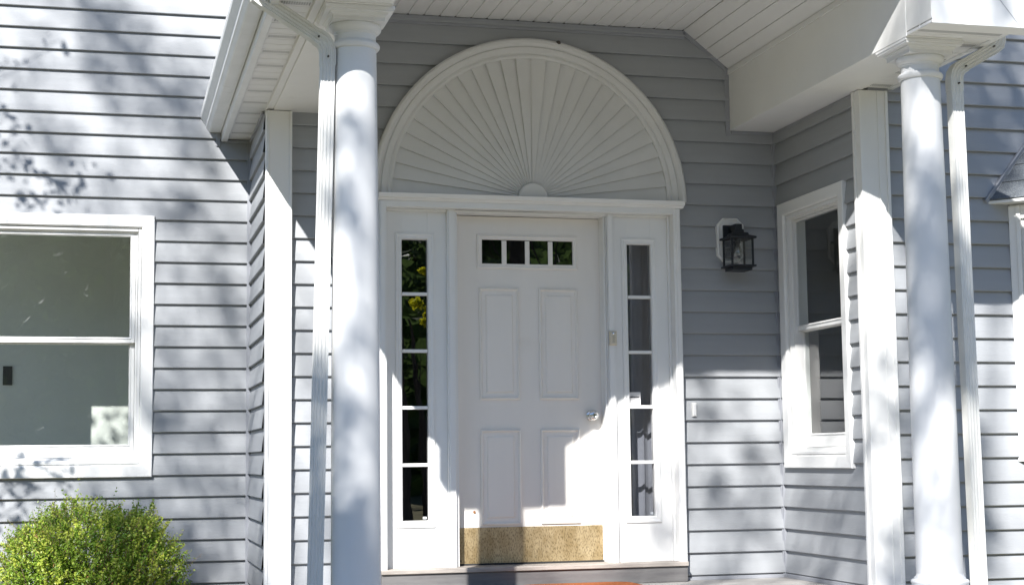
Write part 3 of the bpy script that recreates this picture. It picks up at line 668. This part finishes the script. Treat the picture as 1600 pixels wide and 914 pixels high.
# ------------------------------------------------------------------ ground
b = MB(); b.quad((-300, -300, -.55), (300, -300, -.55), (300, 300, -.55), (-300, 300, -.55)); g_ = b.build('ground', M['grass'], None); g_['kind'] = 'structure'
b = MB(); b.box(-.95, 2.6, -14, -3.26, -.546, -.53); g_ = b.build('path', M['conc'], None); g_['kind'] = 'structure'
b = MB(); b.box(-40, 40, -19, -14.5, -.546, -.525); g_ = b.build('driveway', M['conc'], None); g_['kind'] = 'structure'
b = MB(); b.box(-3.9, -1.38, -1.2, .98, -.546, -.50); g_ = b.build('mulch_bed', M['mulch'], None); g_['kind'] = 'structure'

# ------------------------------------------------------------------ foliage
def leaf(b, p, size, nrm=None, slim=.5, fold=.25, rnd=random):
    n_ = Vector((rnd.gauss(0, 1), rnd.gauss(0, 1), rnd.gauss(0, 1))) if nrm is None else nrm
    n_.normalize(); t = n_.cross(Vector((rnd.gauss(0, 1), rnd.gauss(0, 1), rnd.gauss(0, 1)))).normalized(); u = n_.cross(t)
    p = Vector(p); w_ = size * slim
    a, c = p - t * size * .5, p + t * size * .5; m1 = p - t * size * .08 + u * w_ * .5 + n_ * w_ * fold; m2 = p - t * size * .08 - u * w_ * .5 + n_ * w_ * fold
    ia, ic, i1, i2 = [b.pt(*q) for q in (a, c, m1, m2)]; b.face(ia, i1, ic); b.face(ia, ic, i2)
def shrub():
    rnd = random.Random(3); cx, cy, cz = -2.115, .28, -.06; rx, ry, rz = .535, .46, .585
    sh = empty('boxwood_shrub', (cx, cy, -.5), 'round clipped bright green boxwood shrub below the large left window', 'shrub')
    def surf(dv):
        k_ = 1 + .10 * noise.noise(dv * 2.1) + .09 * noise.noise(dv * 5.3) + .05 * noise.noise(dv * 11)
        sx = math.copysign(abs(dv.x) ** .86, dv.x); sz = math.copysign(abs(dv.z) ** .70, dv.z)
        return Vector((cx + rx * sx * k_, cy + ry * dv.y * k_, cz + rz * sz * k_))
    b = MB(); st = MB()
    for i in range(9800):
        dv = Vector((rnd.gauss(0, 1), rnd.gauss(0, 1) - .25, rnd.gauss(0, 1))).normalized(); s = surf(dv)
        depth = abs(rnd.gauss(0, .10)) if i % 3 else rnd.uniform(.12, .5); c = Vector((cx, cy, cz)); p = s.lerp(c, min(.8, depth * 1.4))
        out = (s - c).normalized(); grow = (out + Vector((0, 0, .7)) + Vector((rnd.gauss(0, .35), rnd.gauss(0, .35), rnd.gauss(0, .2)))).normalized()
        ln = rnd.uniform(.025, .055) * (2.2 if rnd.random() < .06 else 1); young = rnd.random() < ((.5 if depth < .06 else .10) + .55 * noise.noise(p * 5.0))
        if i % 2 == 0: st.tube([p - grow * ln * .8, p + grow * ln], [.0014, .0008], 3)
        nl = rnd.randint(6, 9)
        for j in range(nl):
            q = p + grow * ln * (j / nl * 1.7 - .6) ; sd_ = Vector((rnd.gauss(0, 1), rnd.gauss(0, 1), rnd.gauss(0, 1))); sd_ = (sd_ - grow * sd_.dot(grow)).normalized()
            b.cur = 2 if rnd.random() < .012 else (1 if young else 0)
            leaf(b, q + sd_ * .008, rnd.uniform(.015, .025), (grow * .8 + sd_ * .8 + Vector((rnd.gauss(0, .3), rnd.gauss(0, .3), 0))), .55, .2, rnd)
    b.build('foliage', [M['box1'], M['box2'], M['box3']], sh, recalc=False)
    for i in range(26):
        t = rnd.uniform(0, 6.28); r = rnd.uniform(.1, .42); st.tube([(cx + .05 * math.cos(t), cy + .05 * math.sin(t), -.52), (cx + r * .6 * math.cos(t), cy + r * .5 * math.sin(t), -.25), (cx + r * math.cos(t), cy + r * math.sin(t), rnd.uniform(.0, .30))], [.011, .007, .003], 5)
    st.build('twigs', M['stem'], sh, recalc=False)
shrub()

def clump(b, c, rad, n_, size, rnd, flat=.7):
    for _ in range(n_):
        d_ = Vector((rnd.gauss(0, 1), rnd.gauss(0, 1), rnd.gauss(0, flat))); p = Vector(c) + d_ * rad * .5
        if p.x > -3.0 and p.y > -8.5 and p.z < 7: continue
        leaf(b, p, size * rnd.uniform(.7, 1.3), None, .6, .15, rnd)
def tree(name, label, base, h, spread, nclump, per, lsize, leafm, seed, targets=(), crown_lo=.35, group=None):
    rnd = random.Random(seed); base = Vector(base)
    t = empty(name, base, label, 'tree', group)
    tr = MB(); r0 = h * .022; top = base + Vector((rnd.uniform(-.5, .5), rnd.uniform(-.5, .5), h * .8))
    mid = base.lerp(top, .45) + Vector((rnd.uniform(-.2, .2), rnd.uniform(-.2, .2), 0)); tr.tube([base, mid, top], [r0, r0 * .7, r0 * .2], 9)
    cr = MB(); pts = []
    for i in range(nclump):
        a = rnd.uniform(0, 6.283); hh = rnd.uniform(crown_lo, 1); rr = spread * math.sqrt(rnd.random()) * math.sin(math.pi * min(1, max(.12, (hh - crown_lo) / (1 - crown_lo) * .85 + .12)))
        pts.append((base + Vector((rr * math.cos(a), rr * math.sin(a), h * hh)), rnd.uniform(.5, 1.0) * spread * .28, per))
    pts += [(Vector(p), r, n_) for p, r, n_ in targets]
    for i, (p, r, n_) in enumerate(pts):
        s = base.lerp(top, min(.95, max(.3, (p.z - base.z) / h * .7)))
        if i % 2 == 0 or i >= nclump: j_ = lambda k_: Vector((rnd.gauss(0, k_), rnd.gauss(0, k_), rnd.gauss(0, k_))); q_ = (s - p).length * .05; tr.tube([s, s.lerp(p, .25) + j_(q_), s.lerp(p, .5) + j_(q_ * 1.4), s.lerp(p, .75) + j_(q_), p], [r0 * .15, r0 * .1, r0 * .07, r0 * .04, r0 * .02], 5)
        clump(cr, p, r, n_, lsize, rnd)
    tr.build('trunk', M['bark'], t, recalc=False); cr.build('crown', leafm, t, recalc=False)
    return t
# the tall tree beyond the left of the drive, through whose crown the sun reaches the porch
Sd = -SUN
def ray(p, dist): return Vector(p) + Sd * dist
tg = []
rq = random.Random(5)
def shade(p, dist, r, n_): tg.append((ray(p, dist), r, n_))
# (point on the house, distance up the sun ray, clump radius, leaves)
shade((-1.9, 0.98, 3.25), 15, 0.55, 61); shade((-1.55, 0.98, 3), 14.5, 0.35, 51); shade((-2.1, 0.98, 3.6), 15.5, 0.5, 45); shade((-2.7, 0.98, 3), 14, 0.3, 18); shade((-2.4, 0.98, 2.75), 13.5, 0.3, 14)
shade((-1.5, 0.98, 2.2), 14, 0.3, 14); shade((-1.3, 0.98, 1.7), 15, 0.3, 12); shade((-1.6, 0.98, 1.1), 14, 0.3, 14); shade((-1.3, 0.98, 0.75), 14.5, 0.3, 14); shade((-1.7, 0.98, 0.4), 14, 0.3, 12)
shade((-2.3, 0.98, 1.6), 15, 0.3, 10); shade((-1.5, 0.98, 0), 14, 0.35, 18)
shade((-0.98, -2.2, 1.95), 13.5, 0.22, 20); shade((-0.93, -2.2, 2.2), 13.5, 0.16, 15); shade((-1, -2.2, 0.35), 13, 0.3, 55); shade((-1.2, -2.2, 0.75), 13, 0.22, 25); shade((-1.2, -2.2, 0.25), 13.5, 0.24, 27)
shade((1.95, -2.2, 1.75), 14, 0.24, 47); shade((2, -2.2, 1.4), 14, 0.2, 32); shade((1.9, -2.2, 2.1), 14, 0.16, 15); shade((2, -2.2, 1.1), 14, 0.16, 17)
shade((2.6, -1.2, 2.75), 15, 0.36, 114); shade((2.85, -1.2, 2.4), 15, 0.3, 68); shade((2.55, -1.2, 2.35), 15, 0.25, 64); shade((3, -1.2, 2.8), 15.5, 0.3, 64); shade((2.4, -1.2, 2.7), 15.5, 0.25, 60); shade((2.7, -1.2, 2.05), 15, 0.2, 22)
shade((1.6, 0, 1.2), 14, 0.28, 20); shade((1.9, 0, 0.8), 14, 0.24, 14); shade((1.5, 0, 0.5), 14, 0.25, 16); shade((1.75, 0, 1.6), 14.5, 0.3, 14)
shade((2.1, -1.2, 1), 14, 0.24, 14); shade((2.4, -1.2, 0.8), 15, 0.25, 14); shade((2.1, -0.6, 0.45), 14, 0.3, 18); shade((2.15, -1.2, 0.2), 14, 0.2, 16); shade((2.6, -1.2, 1.2), 14, 0.2, 8); shade((2.7, -1.2, 0.3), 14, 0.25, 14)
shade((-0.6, 0, 0.35), 14, 0.2, 8); shade((1.2, 0, 0.4), 14, 0.18, 9); shade((0.6, -2.6, 2.9), 14, 0.3, 10); shade((1.6, -2.5, 3), 14, 0.2, 10)
for i in range(3):
    for j in range(8): shade((-1.85 + .3 * i + rq.uniform(-.1, .1), .98, -.2 + .36 * j + rq.uniform(-.12, .12)), 19 + rq.uniform(-2, 2), .5, rq.choice((4, 10, 18)))
for i in range(3):
    for j in range(5): shade((1.4 + .28 * i + rq.uniform(-.1, .1), 0, .1 + .36 * j + rq.uniform(-.12, .12)), 19 + rq.uniform(-2, 2), .45, rq.choice((3, 8, 14)))
for i in range(5):
    for j in range(4): shade((-2.7 + .32 * i + rq.uniform(-.1, .1), .98, 2.5 + .36 * j + rq.uniform(-.12, .12)), 18 + rq.uniform(-2, 2), .45, rq.choice((0, 2, 8)))
for i in range(6): shade((-2.7 + .3 * (i % 3), .98, .3 + .4 * (i // 3)), 18, .45, 9)
for j in range(6): shade((-.97, -2.2, 1.0 + .3 * j), 18, .3, rq.choice((8, 14, 20)))
for z_, n_ in ((1.75, 50), (1.5, 70), (1.28, 60), (2.1, 14)): shade((1.93 + (1.9 - z_) * .04, -2.2, z_), 13.5, .22, n_)
for z_, n_ in ((1.15, 30), (.9, 46), (.6, 50), (.3, 50)): shade((-1.16, -2.2, z_), 12.5, .17, n_)
for x_, z_, n_ in ((-1.0, .12, 80), (-.93, -.02, 60), (-1.02, .38, 50)): shade((x_, -2.2, z_), 12, .20, n_)
for x_, z_, n_ in ((2.5, 2.95, 50), (2.9, 2.9, 50), (2.7, 2.55, 50), (3.05, 2.55, 40), (2.4, 2.45, 40), (2.7, 3.2, 50), (2.4, 3.2, 40), (3.0, 3.25, 40)): shade((x_, -1.2, z_), 16, .34, n_)
for y_, z_ in ((-.3, 1.3), (-.7, 1.1), (-.4, .8), (-.8, 1.6)): shade((2.05, y_, z_), 18, .36, 14)
for x_, z_ in ((1.85, 2.95), (2.2, 2.92), (2.05, 3.1), (1.75, 3.05)): shade((x_, -2.55, z_), 15, .25, 16)
for z_ in (1.0, .6, .2): shade((1.93, -2.2, z_), 16, .3, 10)
tree('maple_tree', 'tall loose crowned maple standing left of the front path', (-8.6, -16.0, -.55), 13.5, 2.6, 26, 40, .13, M['leaf'], 11, tg)
# a small garden tree whose leaves print crisp shadows on the left wall
tg = []
rl = random.Random(2)
for p, r, n_ in (((-2.62, .98, 2.62), .16, 26), ((-2.3, .98, 2.50), .16, 24), ((-2.68, .98, 2.9), .11, 10), ((-2.45, .98, 2.42), .14, 20), ((-2.68, .98, 3.25), .10, 7), ((-2.35, .98, 3.42), .07, 4), ((-2.55, .98, .72), .18, 34), ((-2.3, .98, .70), .13, 18), ((-2.68, .98, .50), .15, 24), ((-1.35, .98, .18), .12, 16), ((-1.5, .98, .08), .09, 8), ((-2.15, .98, 1.05), .12, 10)):
    tg.append((ray(p, 3.7 + rl.uniform(-.2, .2)), r, int(n_ * 1.0)))
for p, n_ in (((-2.0, 2.16, 1.02), 22), ((-1.9, 2.16, .95), 16), ((-2.08, 2.16, .92), 12)): tg.append((ray(p, 5.0), .14, n_))
tree('ornamental_tree', 'small slender ornamental tree planted left of the big window', (-5.6, -1.4, -.55), 4.9, .9, 12, 26, .066, M['leaf'], 21, tg, .5)
# woodland edge across the drive, seen only in the glass
rw = random.Random(9); kinds = ['tall dark oak', 'broad leafy maple', 'narrow ash tree']
for i in range(15):
    x = -24 + i * 4.6 + rw.uniform(-1, 1); y = -27 - rw.uniform(0, 9); h = rw.uniform(9, 14)
    tree('woodland_tree', 'dark leafy tree at the woodland edge beyond the driveway', (x, y, -.55), h, 3.6, 46, 46, .34, M['leafd'], 50 + i, (), .12, 'trees of the woodland edge')
tree('yellow_tree', 'small yellow leaved tree in front of the woodland edge', (4.2, -22, -.55), 5.2, .38, 6, 90, .12, M['leaf2'], 90, (), .78)
tree('bare_trunk_tree', 'straight dark trunked tree with a high crown near the driveway', (2.95, -18.4, -.55), 12.5, 2.2, 24, 40, .22, M['leafd'], 91, (), .6)

b = MB(); rn = random.Random(4); nx_, nz_ = 110, 16; idx = []
for i in range(nx_ + 1):
    col_ = []
    a = math.pi * (1.08 - 1.16 * i / nx_)
    for j in range(nz_ + 1):
        t = j / nz_; h = 13 + 4 * noise.noise(Vector((i * .13, 0, 1))) + 2.0 * noise.noise(Vector((i * .6, 0, 5)))
        rr = 44 + 5 * noise.noise(Vector((i * .35, t * 5, 2))) + 2.5 * noise.noise(Vector((i * 1.1, t * 14, 7))) + 6 * t * t
        col_.append(b.pt(rr * math.cos(a) * 1.3, -4 - rr * abs(math.sin(a)) if 0 < a < math.pi else -4 + rr * math.sin(-a) * .6, -.6 + h * t))
    idx.append(col_)
for i in range(nx_):
    for j in range(nz_): b.face(idx[i][j], idx[i + 1][j], idx[i + 1][j + 1], idx[i][j + 1])
vs = list(b.v)
for k_ in range(26000):
    q = Vector(rn.choice(vs)); q += Vector((rn.gauss(0, 1.0), rn.gauss(0, .8), rn.gauss(0, .8)))
    if q.z > -.4: leaf(b, q, rn.uniform(.35, .8), None, .6, .15, rn)
wd = b.build('woods', M['leafd'], None, recalc=False); wd['kind'] = 'stuff'
